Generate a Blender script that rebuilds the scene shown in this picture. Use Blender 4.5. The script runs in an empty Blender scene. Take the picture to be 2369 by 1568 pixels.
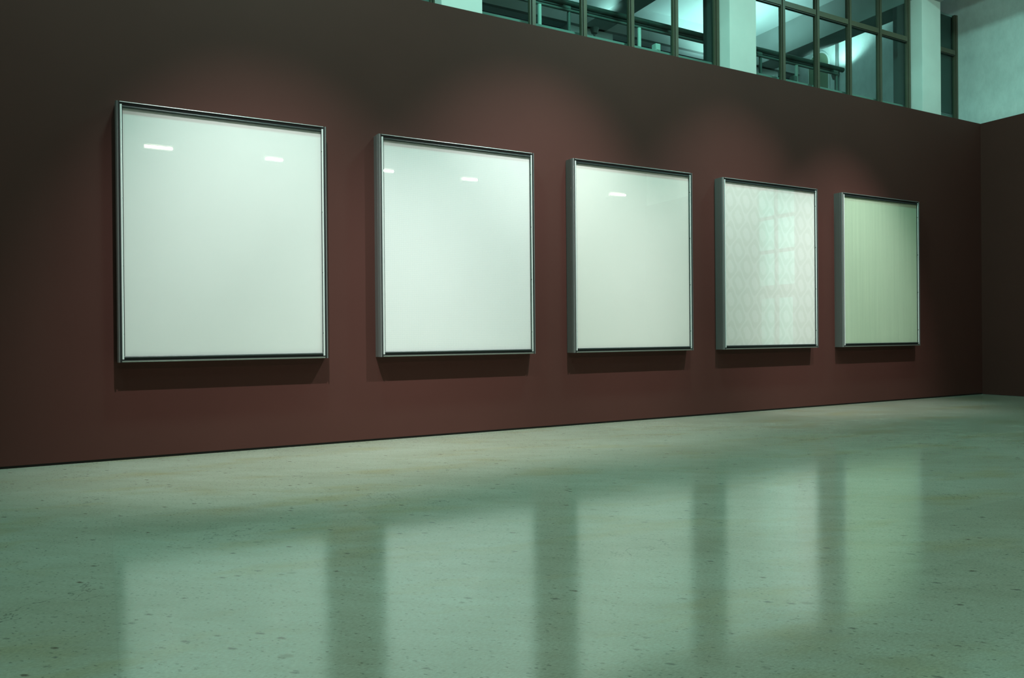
import bpy, bmesh, math, random
from mathutils import Vector, Matrix

random.seed(7)
SC = bpy.context.scene
COL = SC.collection

# ------------------------------------------------------------------ camera
CAM_D, CAM_H = 8.4711, 1.2
YAW, PITCH, ROLL, FPX = 0.4990, -0.0030, -0.0088, 1735.8
cam_data = bpy.data.cameras.new('camera')
cam_data.sensor_width = 36.0
cam_data.lens = FPX / 2369 * 36.0
cam_data.clip_end = 100
cam = bpy.data.objects.new('camera', cam_data)
COL.objects.link(cam)
fw = Vector((math.sin(YAW) * math.cos(PITCH), math.cos(YAW) * math.cos(PITCH), math.sin(PITCH)))
rt = Vector((math.cos(YAW), -math.sin(YAW), 0))
up = rt.cross(fw)
r2 = math.cos(ROLL) * rt + math.sin(ROLL) * up
u2 = -math.sin(ROLL) * rt + math.cos(ROLL) * up
M = Matrix((( r2.x, u2.x, -fw.x, 0), (r2.y, u2.y, -fw.y, -CAM_D), (r2.z, u2.z, -fw.z, CAM_H), (0, 0, 0, 1)))
cam.matrix_world = M
SC.camera = cam

# ------------------------------------------------------------------ world (night outside) and exposure
w = bpy.data.worlds.new('night'); SC.world = w; w.use_nodes = True
w.node_tree.nodes['Background'].inputs[0].default_value = (0.25, 0.5, 0.7, 1)
w.node_tree.nodes['Background'].inputs[1].default_value = 0.012
SC.view_settings.view_transform = 'Standard'
SC.view_settings.look = 'None'
SC.view_settings.exposure = 0.0
SC.view_settings.gamma = 1.0
SC.view_settings.use_curve_mapping = False
SC.cycles.max_bounces = 8
SC.cycles.diffuse_bounces = 4
SC.cycles.glossy_bounces = 4

# light settings used by the lamp builders below
TEAL = (0.42, 1.0, 0.86)
SPOT_COL = (0.95, 0.965, 0.93)
SPOT_POWER = 1500.0
CEIL_POWER = 195.0
FLOOD_STRENGTH = 250.0
UPLIGHT_POWER = 160.0

# ------------------------------------------------------------------ dimensions (metres)
WALL_H = 5.2721          # brown partition wall
XC = 15.0673             # right corner
XL = -4.0                # left end of the hall
YB = -10.6               # wall behind the camera
CEIL = 8.25
BEAM_Z = 7.56
GLAZE_Y = 0.5
MEZ_Z = 5.2
MEZ_BACK = 4.4

# ------------------------------------------------------------------ materials
def new_mat(name):
    m = bpy.data.materials.new(name); m.use_nodes = True
    nt = m.node_tree; nt.nodes.clear()
    out = nt.nodes.new('ShaderNodeOutputMaterial')
    return m, nt, out

def principled(nt, out, color=(0.8, 0.8, 0.8), rough=0.5, metal=0.0, ior=1.5):
    b = nt.nodes.new('ShaderNodeBsdfPrincipled')
    b.inputs['Base Color'].default_value = (*color, 1)
    b.inputs['Roughness'].default_value = rough
    b.inputs['Metallic'].default_value = metal
    b.inputs['IOR'].default_value = ior
    nt.links.new(b.outputs[0], out.inputs[0])
    return b

def noise(nt, scale, detail=3.0, vec=None, rough=0.5):
    n = nt.nodes.new('ShaderNodeTexNoise')
    n.inputs['Scale'].default_value = scale
    n.inputs['Detail'].default_value = detail
    n.inputs['Roughness'].default_value = rough
    if vec is not None: nt.links.new(vec, n.inputs['Vector'])
    return n

def ramp(nt, fac, stops):
    r = nt.nodes.new('ShaderNodeValToRGB')
    e = r.color_ramp.elements
    e[0].position, e[0].color = stops[0][0], (*stops[0][1], 1)
    e[1].position, e[1].color = stops[1][0], (*stops[1][1], 1)
    for p, c in stops[2:]:
        k = e.new(p); k.color = (*c, 1)
    nt.links.new(fac, r.inputs[0])
    return r

def mix(nt, fac, a, b, mode='MIX'):
    m = nt.nodes.new('ShaderNodeMix'); m.data_type = 'RGBA'; m.blend_type = mode
    for key, v in ((0, fac), (6, a), (7, b)):
        if isinstance(v, (int, float)): m.inputs[key].default_value = v
        elif isinstance(v, tuple): m.inputs[key].default_value = (*v, 1)
        else: nt.links.new(v, m.inputs[key])
    return m.outputs[2]

def mapped(nt, scale=(1, 1, 1), rot=(0, 0, 0), src='Position', loc=(0, 0, 0)):
    if src == 'Position':
        g = nt.nodes.new('ShaderNodeNewGeometry'); s = g.outputs['Position']
    else:
        g = nt.nodes.new('ShaderNodeTexCoord'); s = g.outputs[src]
    mp = nt.nodes.new('ShaderNodeMapping')
    if any(rot):            # turn first, then stretch, so the grain runs along the turned axis
        mp.vector_type = 'TEXTURE'; scale = tuple(1.0 / c for c in scale)
    mp.inputs['Scale'].default_value = scale
    mp.inputs['Rotation'].default_value = rot
    mp.inputs['Location'].default_value = loc
    nt.links.new(s, mp.inputs[0])
    return mp.outputs[0]

def bump(nt, b, height, strength=0.1, dist=0.01):
    n = nt.nodes.new('ShaderNodeBump')
    n.inputs['Strength'].default_value = strength
    n.inputs['Distance'].default_value = dist
    nt.links.new(height, n.inputs['Height'])
    nt.links.new(n.outputs[0], b.inputs['Normal'])

def plain(name, color, rough=0.5, metal=0.0, var=0.06, scale=6.0):
    m, nt, out = new_mat(name)
    b = principled(nt, out, color, rough, metal)
    n = noise(nt, scale, 4, mapped(nt))
    lo = tuple(c * (1 - var) for c in color); hi = tuple(min(1, c * (1 + var)) for c in color)
    r = ramp(nt, n.outputs[0], [(0.3, lo), (0.7, hi)])
    nt.links.new(r.outputs[0], b.inputs['Base Color'])
    return m

MAT = {}
# matt brown wall paint
m, nt, out = new_mat('brown_paint'); b = principled(nt, out, (0.069, 0.0215, 0.0172), 0.8); b.inputs['Specular IOR Level'].default_value = 0.25
n = noise(nt, 1.4, 5, mapped(nt)); r = ramp(nt, n.outputs[0], [(0.3, (0.0660, 0.0214, 0.0168)), (0.7, (0.0700, 0.0230, 0.0182))])
nt.links.new(r.outputs[0], b.inputs['Base Color'])
n2 = noise(nt, 160, 2, mapped(nt)); bump(nt, b, n2.outputs[0], 0.05, 0.002)
MAT['brown'] = m
MAT['dark_gap'] = plain('shadow_gap_black', (0.012, 0.012, 0.011), 0.8)

# polished pale stone floor
def stone():
    m, nt, out = new_mat('polished_limestone')
    b = principled(nt, out, (0.5, 0.5, 0.4), 0.13)
    base = noise(nt, 0.55, 5, mapped(nt, (1, 2.0, 1), (0, 0, -0.25)), 0.6)
    c1 = ramp(nt, base.outputs[0], [(0.30, (0.37, 0.37, 0.285)), (0.5, (0.41, 0.42, 0.335)), (0.72, (0.45, 0.47, 0.385))])
    st = noise(nt, 3.0, 6, mapped(nt, (0.6, 3.0, 1), (0, 0, -0.7)), 0.65)
    c2 = ramp(nt, st.outputs[0], [(0.30, (0.93, 0.915, 0.89)), (0.6, (1.02, 1.02, 1.02))])
    col = mix(nt, 1.0, c1.outputs[0], c2.outputs[0], 'MULTIPLY')
    # warm stains
    wm = noise(nt, 1.3, 4, mapped(nt, (0.6, 1.5, 1), (0, 0, -0.2), loc=(3, 7, 0)), 0.6)
    wr = ramp(nt, wm.outputs[0], [(0.52, (0, 0, 0)), (0.75, (1, 1, 1))])
    col = mix(nt, wr.outputs[0], col, mix(nt, 1.0, col, (0.93, 0.82, 0.62), 'MULTIPLY'))
    # fine grain
    fg = noise(nt, 90, 3, mapped(nt, (0.6, 1.3, 1)), 0.7)
    fr = ramp(nt, fg.outputs[0], [(0.3, (0.80, 0.80, 0.80)), (0.65, (1.07, 1.07, 1.07))])
    col = mix(nt, 1.0, col, fr.outputs[0], 'MULTIPLY')
    # dark specks, lying along the bedding
    def specks(scale, thr, stretch, rot, loc, dens):
        v = nt.nodes.new('ShaderNodeTexVoronoi'); v.feature = 'F1'
        v.inputs['Scale'].default_value = scale
        wob = noise(nt, 60, 2, mapped(nt))
        vec = mapped(nt, stretch, (0, 0, rot), loc=loc)
        add = nt.nodes.new('ShaderNodeMix'); add.data_type = 'VECTOR'
        add.inputs[0].default_value = 0.02
        nt.links.new(vec, add.inputs[4]); nt.links.new(wob.outputs[1], add.inputs[5])
        nt.links.new(add.outputs[1], v.inputs['Vector'])
        sep = nt.nodes.new('ShaderNodeSeparateColor'); nt.links.new(v.outputs['Color'], sep.inputs[0])
        sz = nt.nodes.new('ShaderNodeMath'); sz.operation = 'MULTIPLY_ADD'; sz.inputs[1].default_value = 1.1; sz.inputs[2].default_value = 0.35
        nt.links.new(sep.outputs[2], sz.inputs[0])
        dv = nt.nodes.new('ShaderNodeMath'); dv.operation = 'DIVIDE'
        nt.links.new(v.outputs['Distance'], dv.inputs[0]); nt.links.new(sz.outputs[0], dv.inputs[1])
        d = ramp(nt, dv.outputs[0], [(thr * 0.55, (1, 1, 1)), (thr, (0, 0, 0))])
        k = nt.nodes.new('ShaderNodeMath'); k.operation = 'LESS_THAN'; k.inputs[1].default_value = dens
        nt.links.new(sep.outputs[0], k.inputs[0])
        mm = nt.nodes.new('ShaderNodeMath'); mm.operation = 'MULTIPLY'
        nt.links.new(d.outputs[0], mm.inputs[0]); nt.links.new(k.outputs[0], mm.inputs[1])
        return mm.outputs[0], sep.outputs[1]
    s1, _ = specks(30, 0.29, (0.7, 1.5, 1), -0.85, (0, 0, 0), 0.8)
    s2, g2 = specks(11, 0.18, (0.8, 1.7, 1), -0.8, (5, 2, 0), 0.65)
    s3, g3 = specks(3.2, 0.08, (0.9, 1.6, 1), -0.6, (1, 9, 0), 0.5)
    s1m = nt.nodes.new('ShaderNodeMath'); s1m.operation = 'MULTIPLY'; s1m.inputs[1].default_value = 0.62
    nt.links.new(s1, s1m.inputs[0])
    col = mix(nt, s1m.outputs[0], col, (0.13, 0.125, 0.10))
    s2m = nt.nodes.new('ShaderNodeMath'); s2m.operation = 'MULTIPLY'; s2m.inputs[1].default_value = 0.85
    nt.links.new(s2, s2m.inputs[0])
    col = mix(nt, s2m.outputs[0], col, mix(nt, g2, (0.10, 0.07, 0.045), (0.16, 0.16, 0.14)))
    s3m = nt.nodes.new('ShaderNodeMath'); s3m.operation = 'MULTIPLY'; s3m.inputs[1].default_value = 0.55
    nt.links.new(s3, s3m.inputs[0])
    col = mix(nt, s3m.outputs[0], col, mix(nt, g3, (0.18, 0.17, 0.14), (0.24, 0.22, 0.15)))
    # a few hairline cracks
    cn = noise(nt, 0.9, 6, mapped(nt, (1, 1, 1), loc=(2.3, 4.1, 0)), 0.65)
    ca = nt.nodes.new('ShaderNodeMath'); ca.operation = 'SUBTRACT'; ca.inputs[1].default_value = 0.5
    nt.links.new(cn.outputs[0], ca.inputs[0])
    cb = nt.nodes.new('ShaderNodeMath'); cb.operation = 'ABSOLUTE'; nt.links.new(ca.outputs[0], cb.inputs[0])
    cr = ramp(nt, cb.outputs[0], [(0.0006, (1, 1, 1)), (0.0016, (0, 0, 0))])
    cm = noise(nt, 1.1, 2, mapped(nt, loc=(8, 1, 0)))
    cmr = ramp(nt, cm.outputs[0], [(0.60, (0, 0, 0)), (0.66, (0.7, 0.7, 0.7))])
    cmul = mix(nt, 1.0, cr.outputs[0], cmr.outputs[0], 'MULTIPLY')
    col = mix(nt, cmul, col, (0.09, 0.085, 0.07))
    # slab to slab difference
    oi = nt.nodes.new('ShaderNodeObjectInfo')
    orr = ramp(nt, oi.outputs['Random'], [(0.0, (0.955, 0.955, 0.95)), (1.0, (1.03, 1.03, 1.035))])
    col = mix(nt, 1.0, col, orr.outputs[0], 'MULTIPLY')
    nt.links.new(col, b.inputs['Base Color'])
    rn = noise(nt, 2.0, 4, mapped(nt))
    rr = ramp(nt, rn.outputs[0], [(0.3, (0.11, 0.11, 0.11)), (0.7, (0.15, 0.15, 0.15))])
    nt.links.new(rr.outputs[0], b.inputs['Roughness'])
    b.inputs['Specular Tint'].default_value = (0.75, 1.0, 0.88, 1)
    b.inputs['Specular IOR Level'].default_value = 1.2
    wv = noise(nt, 1.6, 2, mapped(nt)); bump(nt, b, wv.outputs[0], 0.10, 0.012)
    return m
MAT['stone'] = stone()
MAT['grout'] = plain('stone_joint', (0.42, 0.40, 0.31), 0.3)

# painted plaster of pillars, board-marked concrete
MAT['plaster'] = plain('white_plaster', (0.74, 0.78, 0.74), 0.7, 0, 0.03, 3)
m, nt, out = new_mat('raw_concrete'); b = principled(nt, out, (0.5, 0.52, 0.5), 0.8)
n = noise(nt, 1.2, 6, mapped(nt, (1, 1.2, 1.6))); r = ramp(nt, n.outputs[0], [(0.3, (0.63, 0.70, 0.69)), (0.7, (0.73, 0.80, 0.79))])
v = noise(nt, 7, 6, mapped(nt, (1, 1, 0.5)), 0.7); r2_ = ramp(nt, v.outputs[0], [(0.3, (0.9, 0.9, 0.9)), (0.6, (1.03, 1.03, 1.03))])
nt.links.new(mix(nt, 1.0, r.outputs[0], r2_.outputs[0], 'MULTIPLY'), b.inputs['Base Color'])
n2 = noise(nt, 40, 5, mapped(nt)); bump(nt, b, n2.outputs[0], 0.25, 0.01)
MAT['concrete'] = m
MAT['beam'] = plain('grey_concrete_beam', (0.30, 0.33, 0.32), 0.8, 0, 0.06, 2)
MAT['mez_white'] = plain('mezzanine_white_paint', (0.72, 0.78, 0.78), 0.7, 0, 0.03, 2)
MAT['mez_floor'] = plain('mezzanine_dark_floor', (0.10, 0.11, 0.11), 0.6)

# metals
def metal(name, color, rough, brushed=(1, 1, 1), metallic=1.0):
    m, nt, out = new_mat(name); b = principled(nt, out, color, rough, metallic)
    n = noise(nt, 60, 3, mapped(nt, brushed))
    r = ramp(nt, n.outputs[0], [(0.3, (rough * 0.85,) * 3), (0.7, (rough * 1.15,) * 3)])
    nt.links.new(r.outputs[0], b.inputs['Roughness'])
    return m
MAT['alu'] = metal('anodised_aluminium', (0.30, 0.305, 0.305), 0.33, (1, 1, 0.05), 0.6)
MAT['bead'] = metal('silver_aluminium_bead', (0.80, 0.83, 0.82), 0.32, (1, 1, 0.05), 0.25)
MAT['gasket'] = plain('black_rubber_gasket', (0.010, 0.014, 0.014), 0.45)
MAT['bead_shaded'] = plain('shaded_bead', (0.022, 0.030, 0.030), 0.35)  # shade on the top and bottom rail beads put into their colour
MAT['screw'] = metal('dark_screw', (0.10, 0.14, 0.13), 0.4)
MAT['olive'] = plain('olive_painted_steel', (0.085, 0.078, 0.050), 0.5, 0.0, 0.08, 5)
MAT['olive_dark'] = plain('dark_olive_steel', (0.025, 0.026, 0.02), 0.5)
MAT['rail_dark'] = plain('dark_green_rail_paint', (0.035, 0.05, 0.045), 0.35)
MAT['rail_grey'] = plain('grey_rail_paint', (0.11, 0.125, 0.12), 0.4)
MAT['green_door'] = plain('green_door_paint', (0.22, 0.30, 0.20), 0.5)
MAT['dark_screen'] = plain('dark_blue_green_screen', (0.035, 0.045, 0.045), 0.7)
MAT['white_paint'] = plain('white_post_paint', (0.7, 0.76, 0.74), 0.5)
MAT['lamp_body'] = plain('grey_lamp_housing', (0.18, 0.19, 0.18), 0.5, 0.3)

def glass(name, tint=(1, 1, 1), f0=1.5):
    m, nt, out = new_mat(name)
    fr = nt.nodes.new('ShaderNodeFresnel')
    ge = nt.nodes.new('ShaderNodeNewGeometry'); io = nt.nodes.new('ShaderNodeMix')   # same air-to-glass index on both faces of the pane
    io.inputs[2].default_value = f0; io.inputs[3].default_value = 1.0 / f0
    nt.links.new(ge.outputs['Backfacing'], io.inputs[0]); nt.links.new(io.outputs[0], fr.inputs[0])
    t = nt.nodes.new('ShaderNodeBsdfTransparent'); t.inputs[0].default_value = (*tint, 1)
    g = nt.nodes.new('ShaderNodeBsdfGlossy'); g.inputs['Roughness'].default_value = 0.0
    g.inputs[0].default_value = (0.95, 1.0, 0.98, 1)
    mx = nt.nodes.new('ShaderNodeMixShader')
    nt.links.new(fr.outputs[0], mx.inputs[0]); nt.links.new(t.outputs[0], mx.inputs[1]); nt.links.new(g.outputs[0], mx.inputs[2])
    nt.links.new(mx.outputs[0], out.inputs[0])
    return m
MAT['art_glass'] = glass('clear_picture_glass', (0.98, 1.0, 0.985))
MAT['window_glass'] = glass('tinted_window_glass', (0.80, 0.93, 0.90), 1.28)

def emit(name, color, strength):
    m, nt, out = new_mat(name)
    e = nt.nodes.new('ShaderNodeEmission'); e.inputs[0].default_value = (*color, 1); e.inputs[1].default_value = strength
    nt.links.new(e.outputs[0], out.inputs[0])
    return m

# the five panel cloths (object coordinates: x along the wall, z up)
def cloth(name, color, kind):
    m, nt, out = new_mat(name); b = principled(nt, out, color, 0.9)
    b.inputs['Specular IOR Level'].default_value = 0.1
    src = 'Object'
    n = noise(nt, 1.1, 3, mapped(nt, (1, 1, 1), src=src))
    lo = tuple(c * 0.985 for c in color); hi = tuple(min(1, c * 1.015) for c in color)
    col = ramp(nt, n.outputs[0], [(0.3, lo), (0.7, hi)]).outputs[0]
    if kind == 'grid':
        for axis in (0, 2):
            wv = nt.nodes.new('ShaderNodeTexWave'); wv.wave_type = 'BANDS'
            wv.bands_direction = 'X' if axis == 0 else 'Z'
            wv.inputs['Scale'].default_value = 14.0
            nt.links.new(mapped(nt, src=src), wv.inputs['Vector'])
            rr = ramp(nt, wv.outputs['Fac'], [(0.25, (1, 1, 1)), (0.0, (0.955, 0.965, 0.97))])
            col = mix(nt, 1.0, col, rr.outputs[0], 'MULTIPLY')
    if kind == 'silk':
        n2 = noise(nt, 2.2, 5, mapped(nt, (9, 1, 0.25), src=src), 0.65)
        rr = ramp(nt, n2.outputs[0], [(0.3, (0.94, 0.95, 0.94)), (0.7, (1.05, 1.04, 1.03))])
        col = mix(nt, 1.0, col, rr.outputs[0], 'MULTIPLY')
    if kind == 'damask':
        # ogee lattice: two sets of sine curves meeting, with leaf shapes inside
        tc = nt.nodes.new('ShaderNodeTexCoord'); sp = nt.nodes.new('ShaderNodeSeparateXYZ')
        nt.links.new(tc.outputs['Object'], sp.inputs[0])
        def mth(op, a, b_=None):
            k = nt.nodes.new('ShaderNodeMath'); k.operation = op
            for i, val in enumerate((a, b_)):
                if val is None: continue
                if isinstance(val, (int, float)): k.inputs[i].default_value = val
                else: nt.links.new(val, k.inputs[i])
            return k.outputs[0]
        px = mth('MULTIPLY', sp.outputs[0], 2 * math.pi / 0.34)
        pz = mth('MULTIPLY', sp.outputs[2], 2 * math.pi / 0.50)
        s = mth('ADD', mth('COSINE', mth('ADD', px, mth('MULTIPLY', mth('SINE', mth('MULTIPLY', pz, 2.0)), 0.25))), mth('COSINE', pz))
        wob = noise(nt, 26, 3, mapped(nt, src=src))
        line = ramp(nt, mth('ABSOLUTE', s), [(0.16, (1, 1, 1)), (0.36, (0, 0, 0))])
        heart2 = mth('GREATER_THAN', mth('ADD', mth('ABSOLUTE', s), mth('MULTIPLY', wob.outputs[0], 0.9)), 1.75)
        patt = mth('MAXIMUM', line.outputs[0], heart2)
        rr = ramp(nt, patt, [(0.0, (0.975, 0.98, 0.975)), (1.0, (1.035, 1.035, 1.045))])
        col = mix(nt, 1.0, col, rr.outputs[0], 'MULTIPLY')
    nt.links.new(col, b.inputs['Base Color'])
    return m
CLOTH = [cloth('pale_green_cloth', (0.82, 0.80, 0.82), 'plain'),
         cloth('white_grid_cloth', (0.89, 0.85, 0.88), 'grid'),
         cloth('cream_green_cloth', (0.86, 0.82, 0.82), 'plain'),
         cloth('damask_cloth', (0.87, 0.83, 0.83), 'damask'),
         cloth('yellow_green_silk', (0.60, 0.70, 0.56), 'silk')]

# ------------------------------------------------------------------ mesh helpers
def add_box(bm, x0, x1, y0, y1, z0, z1):
    vs = [bm.verts.new((x, y, z)) for z in (z0, z1) for y in (y0, y1) for x in (x0, x1)]
    for f in ((0, 2, 3, 1), (4, 5, 7, 6), (0, 1, 5, 4), (2, 6, 7, 3), (0, 4, 6, 2), (1, 3, 7, 5)):
        bm.faces.new([vs[i] for i in f])
    return vs

def add_tube(bm, pts, rad, seg=14, caps=True):
    pts = [Vector(p) for p in pts]
    rings = []
    prev_n = None
    for i, p in enumerate(pts):
        if i == 0: t = pts[1] - pts[0]
        elif i == len(pts) - 1: t = pts[-1] - pts[-2]
        else: t = (pts[i + 1] - pts[i]).normalized() + (pts[i] - pts[i - 1]).normalized()
        t.normalize()
        if prev_n is None:
            ref = Vector((0, 0, 1)) if abs(t.z) < 0.9 else Vector((1, 0, 0))
            nrm = t.cross(ref).normalized()
        else:
            nrm = (prev_n - t * prev_n.dot(t)).normalized()
        prev_n = nrm
        bi = t.cross(nrm)
        rings.append([bm.verts.new(p + (nrm * math.cos(a) + bi * math.sin(a)) * rad)
                      for a in (2 * math.pi * k / seg for k in range(seg))])
    for a, b_ in zip(rings, rings[1:]):
        for k in range(seg):
            bm.faces.new((a[k], a[(k + 1) % seg], b_[(k + 1) % seg], b_[k]))
    if caps:
        bm.faces.new(list(reversed(rings[0]))); bm.faces.new(rings[-1])

def add_prism(bm, prof, a, b_, to3d):
    """closed 2-D profile swept from a to b; to3d(u, w, s) gives the point"""
    A = [bm.verts.new(to3d(u, v_, a)) for u, v_ in prof]
    B = [bm.verts.new(to3d(u, v_, b_)) for u, v_ in prof]
    n_ = len(prof)
    for i in range(n_):
        bm.faces.new((A[i], A[(i + 1) % n_], B[(i + 1) % n_], B[i]))
    bm.faces.new(list(reversed(A))); bm.faces.new(B)

def finish(bm, bevel=0.0, smooth=False):
    bmesh.ops.recalc_face_normals(bm, faces=bm.faces[:])
    if bevel:
        bmesh.ops.bevel(bm, geom=[e for e in bm.edges if e.calc_face_angle(0) > 0.6], offset=bevel, segments=2, affect='EDGES', profile=0.7)
    return bm

def obj(name, bm, mat, parent=None, loc=None, smooth=0.0):
    me = bpy.data.meshes.new(name)
    bmesh.ops.recalc_face_normals(bm, faces=bm.faces[:])
    bm.to_mesh(me); bm.free()
    me.materials.append(mat)
    if smooth:
        for p in me.polygons: p.use_smooth = True
        try: me.set_sharp_from_angle(angle=smooth)
        except Exception: pass
    o = bpy.data.objects.new(name, me); COL.objects.link(o)
    if parent is not None: o.parent = parent
    if loc is not None: o.location = loc
    return o

def box_obj(name, dims, mat, parent=None, bevel=0.0, loc=None):
    bm = bmesh.new(); add_box(bm, *dims); finish(bm, bevel)
    return obj(name, bm, mat, parent, loc)

def empty(name, loc=(0, 0, 0), parent=None):
    o = bpy.data.objects.new(name, None); COL.objects.link(o); o.location = loc
    o.empty_display_size = 0.1
    if parent is not None: o.parent = parent
    return o

def tag(o, label, cat, group=None):
    o['label'] = label; o['category'] = cat
    if group: o['group'] = group
    return o

def struct(o, label=None, cat=None):
    o['kind'] = 'structure'
    if label: o['label'] = label
    if cat: o['category'] = cat
    return o

# ------------------------------------------------------------------ floor
floor = struct(box_obj('floor', (XL, XC + 0.05, YB, 0.2, -0.20, -0.0022), MAT['grout']), 'polished pale stone floor reflecting the framed panels', 'floor')
SX, SY, GAP = 1.49, 0.68, 0.0003
x0 = 0.04
slab_meshes = {}
i = math.floor((XL - x0) / SX)
while x0 + i * SX < XC:
    xa = max(XL, x0 + i * SX); xb = min(XC, x0 + (i + 1) * SX)
    j = 0
    while -j * SY > YB:
        ya = max(YB, -(j + 1) * SY); yb = -j * SY
        if yb - ya > 0.01 and xb - xa > 0.01:
            key = (round(xb - xa, 3), round(yb - ya, 3))
            if key not in slab_meshes:
                bm = bmesh.new()
                hx, hy = key[0] / 2 - GAP / 2, key[1] / 2 - GAP / 2
                add_box(bm, -hx, hx, -hy, hy, -0.002, 0.0)
                me = bpy.data.meshes.new('stone_slab'); bmesh.ops.recalc_face_normals(bm, faces=bm.faces[:])
                bm.to_mesh(me); bm.free(); me.materials.append(MAT['stone']); slab_meshes[key] = me
            o = bpy.data.objects.new('stone_slab', slab_meshes[key]); COL.objects.link(o)
            o.location = ((xa + xb) / 2, (ya + yb) / 2, 0.0); o.parent = floor
        j += 1
    i += 1

# ------------------------------------------------------------------ walls
GAPZ = 0.022
bm = bmesh.new(); add_box(bm, XL, XC + 0.2, 0.0, 0.2, GAPZ, WALL_H); finish(bm, 0.002)
wall_back = struct(obj('wall_back', bm, MAT['brown']), 'long matt brown partition wall carrying the framed panels', 'wall')
struct(box_obj('baseboard_back', (XL, XC, 0.012, 0.19, 0.0, GAPZ), MAT['dark_gap']), 'black recessed shadow gap under the brown wall', 'baseboard')

DOOR_Y0, DOOR_Y1, DOOR_TOP = -6.03, -4.75, 5.0
bm = bmesh.new()
add_box(bm, XC, XC + 0.05, DOOR_Y1, 0.0, 0.004, WALL_H)
add_box(bm, XC, XC + 0.05, YB, DOOR_Y0, 0.004, WALL_H)
add_box(bm, XC, XC + 0.05, DOOR_Y0, DOOR_Y1, DOOR_TOP, WALL_H)
struct(obj('wall_right', bm, MAT['brown']), 'brown lining of the end wall right of the corner', 'wall')
bm = bmesh.new()
add_box(bm, XC + 0.05, XC + 0.35, DOOR_Y1, MEZ_BACK, 0.0, CEIL)
add_box(bm, XC + 0.05, XC + 0.35, YB, DOOR_Y0, 0.0, CEIL)
add_box(bm, XC + 0.05, XC + 0.35, DOOR_Y0, DOOR_Y1, DOOR_TOP, CEIL)
struct(obj('wall_upper_right', bm, MAT['concrete']), 'raw concrete end wall rising above the brown lining', 'wall')
bm = bmesh.new(); add_box(bm, XL - 0.2, XL, YB, MEZ_BACK, 0.0, CEIL)
struct(obj('wall_left', bm, MAT['brown']))
bm = bmesh.new(); add_box(bm, XL - 0.2, XC + 0.35, YB - 0.2, YB, 0.0, CEIL)
struct(obj('wall_front', bm, MAT['brown']))
bm = bmesh.new(); add_box(bm, XL - 0.2, XC + 0.35, YB - 0.2, MEZ_BACK + 0.3, CEIL, CEIL + 0.2)
struct(obj('ceiling', bm, MAT['mez_white']))

# roof beams, pillars
PITCHX = 4.92
for k in range(-1, 3):
    xb = 3.78 + PITCHX * k
    if xb + 0.58 < XL: continue
    struct(box_obj('ceiling_beam', (xb, xb + 0.575, YB, MEZ_BACK, BEAM_Z, CEIL), MAT['beam'], None, 0.01),
           None, None)
for k, where in ((0, 'leftmost pale plaster pillar above the brown wall'),
                 (1, 'pale plaster pillar between the two wide clerestory windows'),
                 (2, 'pale plaster pillar nearest the raw concrete wall')):
    xb = 3.78 + PITCHX * k
    bm = bmesh.new(); add_box(bm, xb, xb + 0.575, 0.245, 0.48, 0.0, BEAM_Z); finish(bm, 0.008)
    struct(obj('pillar', bm, MAT['plaster']), where, 'pillar')
    struct(box_obj('pillar_core', (xb, xb + 0.575, 0.481, 0.84, 0.0, BEAM_Z), MAT['dark_screen'], None, 0.006))

# ------------------------------------------------------------------ clerestory windows
SILL_Z = 5.25
TRANS = 6.79
def window(idx, xs, label, left_jamb=True):
    """xs: mullion centre lines incl. both jambs"""
    root = struct(empty('window_%d' % idx, ((xs[0] + xs[-1]) / 2, GLAZE_Y, SILL_Z)), label, 'window')
    ox, oy, oz = root.location
    hw = 0.037
    def part(name, dims, mat, par=root, bev=0.003):
        d = (dims[0] - ox, dims[1] - ox, dims[2] - oy, dims[3] - oy, dims[4] - oz, dims[5] - oz)
        return box_obj(name, d, mat, par, bev)
    for x in xs:
        mu = part('mullion', (x - hw * 0.55, x + hw, GLAZE_Y - 0.045, GLAZE_Y + 0.02, SILL_Z, BEAM_Z), MAT['olive'])
        part('glazing_strip', (x - hw * 1.1, x - hw * 0.58, GLAZE_Y - 0.028, GLAZE_Y + 0.02, SILL_Z, BEAM_Z), MAT['olive_dark'], mu, 0.001)
        part('glazing_strip', (x - hw * 1.45, x - hw * 1.12, GLAZE_Y - 0.04, GLAZE_Y + 0.02, SILL_Z, BEAM_Z), MAT['olive'], mu, 0.001)
    for a, b_ in zip(xs, xs[1:]):
        xa, xb_ = a + hw + 0.001, b_ - hw * 1.46
        tr = part('transom', (xa, xb_, GLAZE_Y - 0.042, GLAZE_Y + 0.02, TRANS - 0.035, TRANS + 0.055), MAT['olive'])
        part('glazing_strip', (xa, xb_, GLAZE_Y - 0.03, GLAZE_Y + 0.02, TRANS - 0.055, TRANS - 0.036), MAT['olive_dark'], tr, 0.001)
        part('bottom_rail', (xa, xb_, GLAZE_Y - 0.042, GLAZE_Y + 0.02, SILL_Z, SILL_Z + 0.09), MAT['olive'])
        part('pane', (xa, xb_, GLAZE_Y - 0.004, GLAZE_Y + 0.004, SILL_Z + 0.092, TRANS - 0.056), MAT['window_glass'], root, 0)
        part('pane', (xa, xb_, GLAZE_Y - 0.004, GLAZE_Y + 0.004, TRANS + 0.056, BEAM_Z - 0.002), MAT['window_glass'], root, 0)
    return root
bays = [([-0.48 + 0.85 * q for q in range(6)][1:], None)]
window(1, [-0.47 + 0.85 * q for q in range(0, 6)], 'olive framed clerestory window left of all the pillars')
window(2, [4.40 + 0.85 * q for q in range(6)], 'wide olive framed clerestory window between the first and second pillars')
window(3, [9.30 + 0.85 * q for q in range(6)], 'wide olive framed clerestory window between the second and third pillars')
window(4, [14.235, 15.075], 'narrow dark clerestory window between last pillar and concrete wall')

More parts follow.
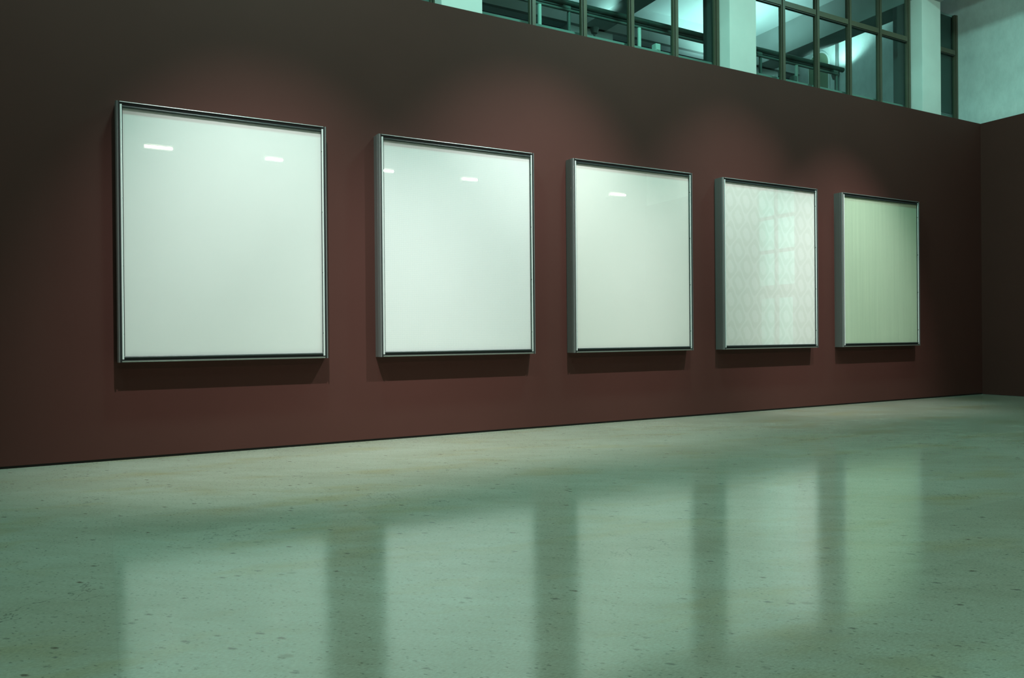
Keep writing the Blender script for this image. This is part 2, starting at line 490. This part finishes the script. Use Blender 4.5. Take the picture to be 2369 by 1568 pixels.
# ------------------------------------------------------------------ mezzanine behind the windows
struct(box_obj('mezzanine_floor', (XL, XC + 0.05, 0.21, MEZ_BACK, MEZ_Z - 0.3, MEZ_Z), MAT['mez_floor']))
struct(box_obj('mezzanine_kerb', (XL, XC + 0.05, 0.60, 0.70, MEZ_Z, 5.592), MAT['beam'], None, 0.004), 'pale kerb behind the clerestory glass', 'kerb')
bm = bmesh.new()
add_box(bm, XL, XC + 0.05, MEZ_BACK, MEZ_BACK + 0.3, 7.60, CEIL)
add_box(bm, XL, XC + 0.05, MEZ_BACK, MEZ_BACK + 0.3, MEZ_Z - 0.3, 5.9)
for k in range(-1, 4):
    add_box(bm, 3.78 + PITCHX * k - 0.3, 3.78 + PITCHX * k + 0.8, MEZ_BACK, MEZ_BACK + 0.3, 5.9, 7.6)
struct(obj('wall_mezzanine', bm, MAT['mez_white']), 'white rear wall of the upper gallery', 'wall')
struct(box_obj('trim_1', (XL, XC, MEZ_BACK - 0.10, MEZ_BACK, 7.56, 7.76), MAT['beam'], None, 0.005), 'grey lintel band across the rear gallery wall', 'trim')

# guard rail: one continuous piece with posts
gr = tag(empty('guard_rail', (8.0, 0.95, MEZ_Z)), 'dark tubular guard rail on grey posts behind the clerestory glass', 'railing')
def rel(p, root): return tuple(Vector(p) - Vector(root.location))
RX0, RX1 = 2.0, 12.28
bm = bmesh.new(); add_tube(bm, [rel((RX0, 0.95, 6.165), gr), rel((RX1, 0.95, 6.165), gr)], 0.045, 16)
obj('handrail', bm, MAT['rail_dark'], gr, smooth=0.7)
bm = bmesh.new(); add_tube(bm, [rel((RX0, 0.97, 6.105), gr), rel((RX1 - 0.10, 0.97, 6.105), gr)], 0.03, 12)
obj('rail_shadow', bm, MAT['gasket'], gr, smooth=0.7)  # black tube put in as the shadow beneath the handrail
bm = bmesh.new(); add_tube(bm, [rel((RX0, 0.90, 6.035), gr), rel((RX1 - 0.2, 0.90, 6.035), gr)], 0.022, 12)
obj('lower_rail', bm, MAT['rail_grey'], gr, smooth=0.7)
for px in (4.15, 6.13, 8.11, 10.09, 12.06):
    bm = bmesh.new(); add_tube(bm, [rel((px, 0.92, MEZ_Z), gr), rel((px, 0.92, 6.09), gr)], 0.028, 12)
    po = obj('post', bm, MAT['rail_grey'], gr, smooth=0.7)
    bm = bmesh.new(); add_box(bm, px - 0.11 - 8.0, px + 0.02 - 8.0, -0.06, 0.0, 0.86, 0.90); finish(bm, 0.006)
    obj('bracket', bm, MAT['rail_grey'], po)

for px, where in ((5.585, 'in the left part of the wide window'), (7.395, 'beside the small pale box'), (10.92, 'right of the middle pillar')):
    bm = bmesh.new(); add_tube(bm, [(0, 0, 0), (0, 0, 0.79), (0, 0, 0.80)], 0.03, 14)
    o = obj('white_post', bm, MAT['white_paint'], None, (px, 0.86, MEZ_Z), smooth=0.7)
    tag(o, 'short white post behind the clerestory glass, ' + where, 'post', 'white posts behind the glass')

def small_box(x, y, z, s, mat, label):
    t = tag(empty('socket_box', (x, y, z)), label, 'box')
    box_obj('housing', (-s / 2, s / 2, -0.05, 0.05, 0, s * 1.15), mat, t, 0.01)
    box_obj('cover', (-s / 2 + 0.012, s / 2 - 0.012, -0.056, -0.05, 0.012, s * 1.15 - 0.012), mat, t, 0.002)
    return t
small_box(7.56, 0.655, 5.592, 0.095, MAT['white_paint'], 'small pale box standing on the kerb behind the clerestory glass')
small_box(10.60, 0.655, 5.592, 0.085, MAT['rail_grey'], 'small dark box on the kerb behind the glass right of the middle pillar')

def bent_pipe(pts, label):
    o = obj('conduit', (lambda b_: (add_tube(b_, pts, 0.03, 12), b_)[1])(bmesh.new()), MAT['white_paint'], None, smooth=0.8)
    return tag(o, label, 'pipe')
def arc(c, r, a0, a1, ax, n_=8):
    return [(c[0] + r * math.cos(math.radians(a0 + (a1 - a0) * k / n_)) * ax[0], c[1] + r * math.cos(math.radians(a0 + (a1 - a0) * k / n_)) * ax[1], c[2] + r * math.sin(math.radians(a0 + (a1 - a0) * k / n_))) for k in range(n_ + 1)]
bent_pipe([(12.05, 3.0, MEZ_Z)] + [(12.05, 3.0, 7.2)] + arc((11.85, 3.0, 7.55), 0.2, 0, 90, (1, 0)) + [(11.3, 3.0, 7.75)],
          'white bent pipe rising behind the rail right of the middle pillar')

struct(box_obj('added_screen', (14.2, XC + 0.05, 0.56, 0.60, MEZ_Z + 0.42, BEAM_Z), MAT['dark_screen']), 'added dark sheet keeping the narrow window dark', 'wall')  # added sheet, hides the lit end wall so the pane stays dark
ad = struct(empty('door_2', (XC + 0.05, 3.78, MEZ_Z)), 'arched green door in the end wall of the gallery', 'door')
def arch_prof(hw, top, n_=12):
    return [(-hw, 0.0)] + [(-hw * math.cos(math.pi * k / n_), top - hw + hw * math.sin(math.pi * k / n_)) for k in range(n_ + 1)] + [(hw, 0.0)]
bm = bmesh.new(); add_prism(bm, arch_prof(0.27, 2.71), -0.03, 0.0, lambda u, v_, s_: (s_, u, v_)); obj('leaf', bm, MAT['green_door'], ad)
bm = bmesh.new(); add_tube(bm, [(-0.02, y_, z_) for y_, z_ in arch_prof(0.29, 2.73)], 0.02, 8); obj('door_frame', bm, MAT['white_paint'], ad, smooth=0.7)
bm = bmesh.new(); add_tube(bm, [(-0.05, -0.18, 1.0), (-0.05, -0.18, 1.15)], 0.012, 8); obj('handle', bm, MAT['alu'], ad, smooth=0.7)
bm = bmesh.new(); add_tube(bm, [(0, 0, 0), (0, 0, CEIL - MEZ_Z)], 0.035, 12)
tag(obj('drainpipe', bm, MAT['rail_grey'], None, (XC - 0.0, 3.24, MEZ_Z), smooth=0.7), 'grey vertical pipe on the gallery end wall beside the arched door', 'pipe')
# uplighters of the gallery
def uplight(x, y, z, label, power=1.0, spread=110):
    t = tag(empty('uplighter', (x, y, z)), label, 'lamp', 'gallery uplighters')
    bm = bmesh.new()
    seg = 18
    prof = [(0.02, -0.12), (0.06, -0.10), (0.09, 0.0), (0.082, 0.0), (0.05, -0.08), (0.0001, -0.09)]
    rings = [[bm.verts.new((r_ * math.cos(2 * math.pi * k / seg), r_ * math.sin(2 * math.pi * k / seg), h_)) for k in range(seg)] for r_, h_ in prof]
    for a, b_ in zip(rings, rings[1:]):
        for k in range(seg): bm.faces.new((a[k], a[(k + 1) % seg], b_[(k + 1) % seg], b_[k]))
    obj('bowl', bm, MAT['lamp_body'], t, smooth=0.6)
    bm = bmesh.new(); add_tube(bm, [(0, 0, -0.10), (0, 0, MEZ_Z - z)], 0.02, 10)
    obj('stem', bm, MAT['lamp_body'], t, smooth=0.6)
    ld = bpy.data.lights.new('uplighter_bulb', 'SPOT'); ld.energy = UPLIGHT_POWER * power; ld.color = (0.62, 1.0, 0.98)
    ld.spot_size = math.radians(spread); ld.spot_blend = 0.6; ld.shadow_soft_size = 0.05
    lo = bpy.data.objects.new('uplighter_bulb', ld); COL.objects.link(lo); lo.parent = t
    lo.location = (0, 0, 0.02); lo.rotation_euler = (math.pi, 0, 0)
uplight(8.40, 3.5, 7.15, 'gallery uplighter left of the middle roof beam', 0.35)
uplight(12.1, 3.5, 7.0, 'gallery uplighter hidden behind the middle pillar', 1.0, 150)
uplight(14.7, 3.0, 7.1, 'gallery uplighter beside the end wall', 0.5, 120)

# ------------------------------------------------------------------ glazed double door in the end wall (seen reflected in the fourth panel)
def door():
    root = struct(empty('door_1', (XC + 0.02, (DOOR_Y0 + DOOR_Y1) / 2, 0)), 'tall glazed double door in the brown end wall', 'door')
    ox, oy, _ = root.location
    yc = oy
    def part(name, y0, y1, z0, z1, mat, x0=-0.02, x1=0.04, par=root):
        return box_obj(name, (x0, x1, y0 - oy, y1 - oy, z0, z1), mat, par, 0.003 if mat is not MAT['window_glass'] else 0)
    part('door_frame', DOOR_Y0, DOOR_Y0 + 0.05, 0, DOOR_TOP, MAT['olive'])
    part('door_frame', DOOR_Y1 - 0.05, DOOR_Y1, 0, DOOR_TOP, MAT['olive'])
    for z0, z1 in ((2.2, 2.46), (3.28, 3.37), (4.15, 4.24), (DOOR_TOP - 0.06, DOOR_TOP)):
        part('transom', DOOR_Y0 + 0.051, DOOR_Y1 - 0.051, z0, z1, MAT['olive'])
    for z0, z1 in ((2.46, 3.28), (3.37, 4.15), (4.24, DOOR_TOP - 0.06)):
        part('mullion', yc - 0.04, yc + 0.04, z0, z1, MAT['olive'])
        for a, b_ in ((DOOR_Y0 + 0.05, yc - 0.04), (yc + 0.04, DOOR_Y1 - 0.05)):
            part('pane', a, b_, z0, z1, MAT['window_glass'], 0.0, 0.008)
    for s, (a, b_) in enumerate(((DOOR_Y0 + 0.055, yc - 0.003), (yc + 0.003, DOOR_Y1 - 0.055))):
        bm = bmesh.new()
        add_box(bm, -0.01, 0.03, a - oy, a + 0.06 - oy, 0.01, 2.195); add_box(bm, -0.01, 0.03, b_ - 0.06 - oy, b_ - oy, 0.01, 2.195)
        add_box(bm, -0.01, 0.03, a + 0.06 - oy, b_ - 0.06 - oy, 0.01, 0.12); add_box(bm, -0.01, 0.03, a + 0.06 - oy, b_ - 0.06 - oy, 2.13, 2.195)
        lf = obj('leaf', bm, MAT['olive'], root)
        part('pane', a + 0.06, b_ - 0.06, 0.12, 2.13, MAT['window_glass'], 0.006, 0.014, lf)
        hy = (b_ - 0.03 if s == 0 else a + 0.03) - oy
        bm = bmesh.new(); add_tube(bm, [(-0.05, hy, 0.95), (-0.05, hy, 1.25)], 0.012, 10)
        add_tube(bm, [(-0.05, hy, 0.98), (-0.008, hy, 0.98)], 0.008, 8); add_tube(bm, [(-0.05, hy, 1.22), (-0.008, hy, 1.22)], 0.008, 8)
        obj('handle', bm, MAT['alu'], lf, smooth=0.7)
door()
# lit lobby behind that door
bm = bmesh.new()
LX0, LX1, LY0, LY1 = XC + 0.35, XC + 3.0, -7.2, -3.6
add_box(bm, LX1, LX1 + 0.1, LY0, LY1, 0, 5.4)
add_box(bm, LX0, LX1, LY0 - 0.1, LY0, 0, 5.4); add_box(bm, LX0, LX1, LY1, LY1 + 0.1, 0, 5.4)
add_box(bm, LX0, LX1, LY0, LY1, 5.3, 5.4); add_box(bm, LX0, LX1, LY0, LY1, -0.1, 0)
struct(obj('wall_lobby', bm, MAT['mez_white']))
def panel_lamp(name, loc, sx, sy, power, color, label, group):
    t = tag(empty(name, loc), label, 'lamp', group)
    bm = bmesh.new(); add_box(bm, -sx / 2 - 0.04, sx / 2 + 0.04, -sy / 2 - 0.04, sy / 2 + 0.04, 0.02, 0.08); finish(bm, 0.008)
    obj('housing', bm, MAT['lamp_body'], t)
    box_obj('diffuser', (-sx / 2, sx / 2, -sy / 2, sy / 2, 0.006, 0.02), MAT['white_paint'], t)
    ld = bpy.data.lights.new(name + '_tubes', 'AREA'); ld.shape = 'RECTANGLE'; ld.size = sx; ld.size_y = sy
    ld.energy = power; ld.color = color
    lo = bpy.data.objects.new(name + '_tubes', ld); COL.objects.link(lo); lo.parent = t; lo.location = (0, 0, 0)
    return t
panel_lamp('ceiling_light', ((LX0 + LX1) / 2, (LY0 + LY1) / 2, 5.2), 1.2, 1.2, 120, TEAL, 'square ceiling light in the lobby behind the glazed door', 'ceiling lights')

# ------------------------------------------------------------------ hall ceiling lights between the beams
for k, xx in enumerate((-1.6, 1.75, 6.6, 11.65)):
    for q, yy in enumerate((-2.0, -7.2)):
        panel_lamp('ceiling_light', (xx, yy, 8.10), 0.6, 0.45, CEIL_POWER * (1.0 if q == 0 else 0.13) * (0.4, 1.0, 1.0, 0.6)[k], TEAL,
                   'square ceiling light in the %s roof bay, %s' % (('far left', 'first', 'second', 'last')[k], ('near the brown wall', 'above the viewer')[q]), 'ceiling lights')

# ------------------------------------------------------------------ spotlights for the panels
def spotlight(x, power, aim, size=62, label=''):
    y, z = -3.7, 7.40
    t = tag(empty('spotlight', (x, y, z)), label, 'lamp', 'spotlights under the roof')
    d = Vector(aim) - Vector((x, y, z)); q = d.to_track_quat('-Z', 'Y')
    seg = 18
    bm = bmesh.new()
    prof = [(0.0001, 0.16), (0.05, 0.16), (0.06, 0.12), (0.075, -0.02), (0.068, -0.02), (0.052, 0.10), (0.0001, 0.11)]
    rings = [[bm.verts.new(q @ Vector((r_ * math.cos(2 * math.pi * k / seg), r_ * math.sin(2 * math.pi * k / seg), h_))) for k in range(seg)] for r_, h_ in prof]
    for a, b_ in zip(rings, rings[1:]):
        for k in range(seg): bm.faces.new((a[k], a[(k + 1) % seg], b_[(k + 1) % seg], b_[k]))
    obj('can', bm, MAT['lamp_body'], t, smooth=0.6)
    bm = bmesh.new(); add_tube(bm, [tuple(q @ Vector((0, 0, 0.14))), (0, 0, 0.22), (0, 0, CEIL - z)], 0.014, 10)
    obj('stem', bm, MAT['lamp_body'], t, smooth=0.6)
    ld = bpy.data.lights.new('spotlight_bulb', 'SPOT'); ld.energy = SPOT_POWER * power; ld.color = SPOT_COL
    ld.spot_size = math.radians(size); ld.spot_blend = 1.0; ld.shadow_soft_size = 0.03
    lo = bpy.data.objects.new('spotlight_bulb', ld); COL.objects.link(lo); lo.parent = t
    lo.rotation_mode = 'QUATERNION'; lo.rotation_quaternion = q; lo.location = q @ Vector((0, 0, -0.03))
spotlight(0.95, 1.33, (1.9, -0.05, 0.0), 51, 'spotlight under the roof above the first panel')
spotlight(5.6, 1.24, (4.7, 0.0, 0.9), 54, 'spotlight under the roof above the middle panel')
spotlight(8.6, 0.74, (8.4, 0.0, 1.6), 48, 'spotlight under the roof above the fourth panel')
spotlight(10.7, 1.1, (11.0, 0.0, 1.0), 44, 'spotlight under the roof above the last panel')

# added floodlight, put in to brighten the upper end wall and last pillar
t = tag(empty('floodlight', (11.3, -5.0, 7.25)), 'added floodlight under the roof brightening the upper end wall', 'lamp')
aim = Vector((14.6, 0.0, 6.6)) - Vector(t.location); qf = aim.to_track_quat('-Z', 'Y')
bm = bmesh.new(); add_box(bm, -0.12, 0.12, -0.09, 0.09, 0.0, 0.12); finish(bm, 0.01)
for v_ in bm.verts: v_.co = qf @ v_.co
obj('housing', bm, MAT['lamp_body'], t)
bm = bmesh.new(); add_tube(bm, [tuple(qf @ Vector((0, 0, 0.1))), (0, 0, 0.25), (0, 0, CEIL - 7.25)], 0.014, 10)
obj('stem', bm, MAT['lamp_body'], t, smooth=0.6)
ld = bpy.data.lights.new('added_flood_bulb', 'SPOT'); ld.energy = 190; ld.color = TEAL
ld.spot_size = math.radians(44); ld.spot_blend = 0.8; ld.shadow_soft_size = 0.12
lo = bpy.data.objects.new('added_flood_bulb', ld); COL.objects.link(lo); lo.parent = t
lo.rotation_mode = 'QUATERNION'; lo.rotation_quaternion = qf; lo.location = qf @ Vector((0, 0, -0.02))

# linear floodlights on the wall behind the camera (their tubes glint in the panel glass)
tube_mat = emit('white_hot_tube', (1.0, 0.86, 0.74), FLOOD_STRENGTH)
for xx, ln, label in ((1.11, 0.55, 'glinting at the left of the leftmost panel'), (3.58, 0.38, 'glinting at the right of the leftmost panel'), (6.32, 0.40, 'glinting at the left edge of the second panel'), (8.67, 0.42, 'glinting near the middle of the second panel'), (11.1, 0.42, 'whose glint falls on the brown wall between panels'), (13.57, 0.52, 'glinting in the third panel')):
    t = tag(empty('floodlight', (xx, -10.0, 5.425)), 'linear floodlight behind the viewer ' + label, 'lamp', 'linear floodlights')
    bm = bmesh.new(); add_tube(bm, [(-ln / 2, 0, 0), (ln / 2, 0, 0)], 0.024, 12)
    obj('tube', bm, tube_mat, t, smooth=0.7)
    bm = bmesh.new()
    prof = [(-0.10, -0.07), (0.02, -0.07), (0.02, -0.055), (-0.085, -0.055), (-0.085, 0.055), (0.02, 0.055), (0.02, 0.07), (-0.10, 0.07)]
    add_prism(bm, prof, -ln / 2 - 0.03, ln / 2 + 0.03, lambda u, v_, s: (s, u, v_))
    obj('reflector', bm, MAT['lamp_body'], t)
    bm = bmesh.new(); add_tube(bm, [(0, -0.10, 0), (0, -0.60, 0)], 0.02, 10)
    obj('bracket', bm, MAT['lamp_body'], t, smooth=0.7)

# ------------------------------------------------------------------ the five framed panels
FW, FH = 2.085, 2.571
FZ = 0.980
FX = [0.1221, 2.7989, 5.4591, 8.1208, 10.7919]
LABELS = ['largest looking pale green blank panel in aluminium frame, leftmost in the row',
          'whitest blank panel with fine woven grid in aluminium frame, second from left',
          'cream green blank panel in aluminium frame, third in the row',
          'pale damask patterned panel in aluminium frame, faintly reflecting a glazed door',
          'yellow green silk panel in aluminium frame, nearest the dark corner']
DS, DF = 0.118, 0.166          # side depth, front plane
# profile in (u inward from outer edge, w outward from wall)
bull = [(0.0, DS)] + [(0.022 - 0.022 * math.cos(t), DS + (DF - DS) * math.sin(t)) for t in [math.pi / 2 * k / 6 for k in range(1, 7)]]
RAIL = [(0.0, 0.0)] + [(0.0, DS - 0.003), (0.0025, DS - 0.002), (0.0025, DS + 0.002)] + bull[1:] + [(0.0235, DF), (0.0235, 0.13), (0.060, 0.13), (0.060, 0.0)]
def lip(wd):
    c = [(wd * (1 - math.cos(t)), DF - wd * (1 - math.sin(t))) for t in [math.pi / 2 * k / 5 for k in range(0, 6)]]
    return [(0.0, 0.0)] + c + [(wd + 0.003, DF), (wd + 0.003, 0.13), (0.060, 0.13), (0.060, 0.0)]
RAIL_TOP, RAIL_BOTTOM = lip(0.007), lip(0.015)
GASK_TOP = [(0.0102, 0.1302), (0.0102, 0.156), (0.0395, 0.150), (0.0395, 0.1302)]
GASK_BOTTOM = [(0.0182, 0.1302), (0.0182, 0.150), (0.0395, 0.150), (0.0395, 0.1302)]
GASK = [(0.0237, 0.1302), (0.0237, 0.150), (0.0405, 0.150), (0.0405, 0.1302)]
GASK_IN = [(0.0602, 0.1302), (0.0602, 0.1535), (0.0665, 0.1535), (0.0665, 0.1485), (0.0612, 0.1485), (0.0612, 0.1302)]
def bead_prof():
    c = [(0.041, 0.1302), (0.041, 0.158)]
    c += [(0.0505 - 0.0095 * math.cos(t), 0.158 + 0.008 * math.sin(t)) for t in [math.pi * k / 8 for k in range(1, 8)]]
    c += [(0.060, 0.156), (0.060, 0.1302)]
    return c
BEAD = bead_prof()
for n_i in range(5):
    root = tag(empty('framed_panel', (FX[n_i], 0, FZ)), LABELS[n_i], 'framed panel', 'framed panels on the brown wall')
    def L(u, w_, s): return (u, -w_, s)
    def R_(u, w_, s): return (FW - u, -w_, s)
    def T(u, w_, s): return (s, -w_, FH - u)
    def B(u, w_, s): return (s, -w_, u)
    INS = 0.0285
    for fn in (L, R_):
        bm = bmesh.new(); add_prism(bm, RAIL, 0.0, FH, fn); rail = obj('side_rail', bm, MAT['alu'], root, smooth=0.5)
        bm = bmesh.new(); add_prism(bm, GASK, 0.0, FH, fn); obj('gasket', bm, MAT['gasket'], rail)
        bm = bmesh.new(); add_prism(bm, GASK_IN, 0.064, FH - 0.064, fn); obj('gasket', bm, MAT['gasket'], rail)
        bm = bmesh.new(); add_prism(bm, BEAD, 0.030, FH - 0.030, fn); bead = obj('bead', bm, MAT['bead'], rail, smooth=0.7)
        for q in range(4):
            zc = 0.28 + q * 0.67
            s = 1 if fn is L else -1
            xc_ = 0.0601 if fn is L else FW - 0.0601
            bm = bmesh.new(); add_tube(bm, [(xc_ - s * 0.002, -0.1575, zc), (xc_ + s * 0.0015, -0.1575, zc)], 0.006, 10)
            obj('screw', bm, MAT['screw'], rail)
    for fn, nm, rp, gp in ((T, 'top_rail', RAIL_TOP, GASK_TOP), (B, 'bottom_rail', RAIL_BOTTOM, GASK_BOTTOM)):
        bm = bmesh.new(); add_prism(bm, rp, INS + 0.012, FW - INS - 0.012, fn); rail = obj(nm, bm, MAT['alu'], root, smooth=0.5)
        bm = bmesh.new(); add_prism(bm, gp, INS + 0.012, FW - INS - 0.012, fn); obj('gasket', bm, MAT['gasket'], rail)
        bm = bmesh.new(); add_prism(bm, BEAD, 0.063, FW - 0.063, fn); obj('bead', bm, MAT['bead_shaded'], rail, smooth=0.7)
    bk = box_obj('cloth_panel', (0.0602, FW - 0.0602, -0.139, -0.05, 0.0602, FH - 0.0602), CLOTH[n_i], root)
    box_obj('glass_pane', (0.0625, FW - 0.0625, -0.148, -0.144, 0.0625, FH - 0.0625), MAT['art_glass'], root)
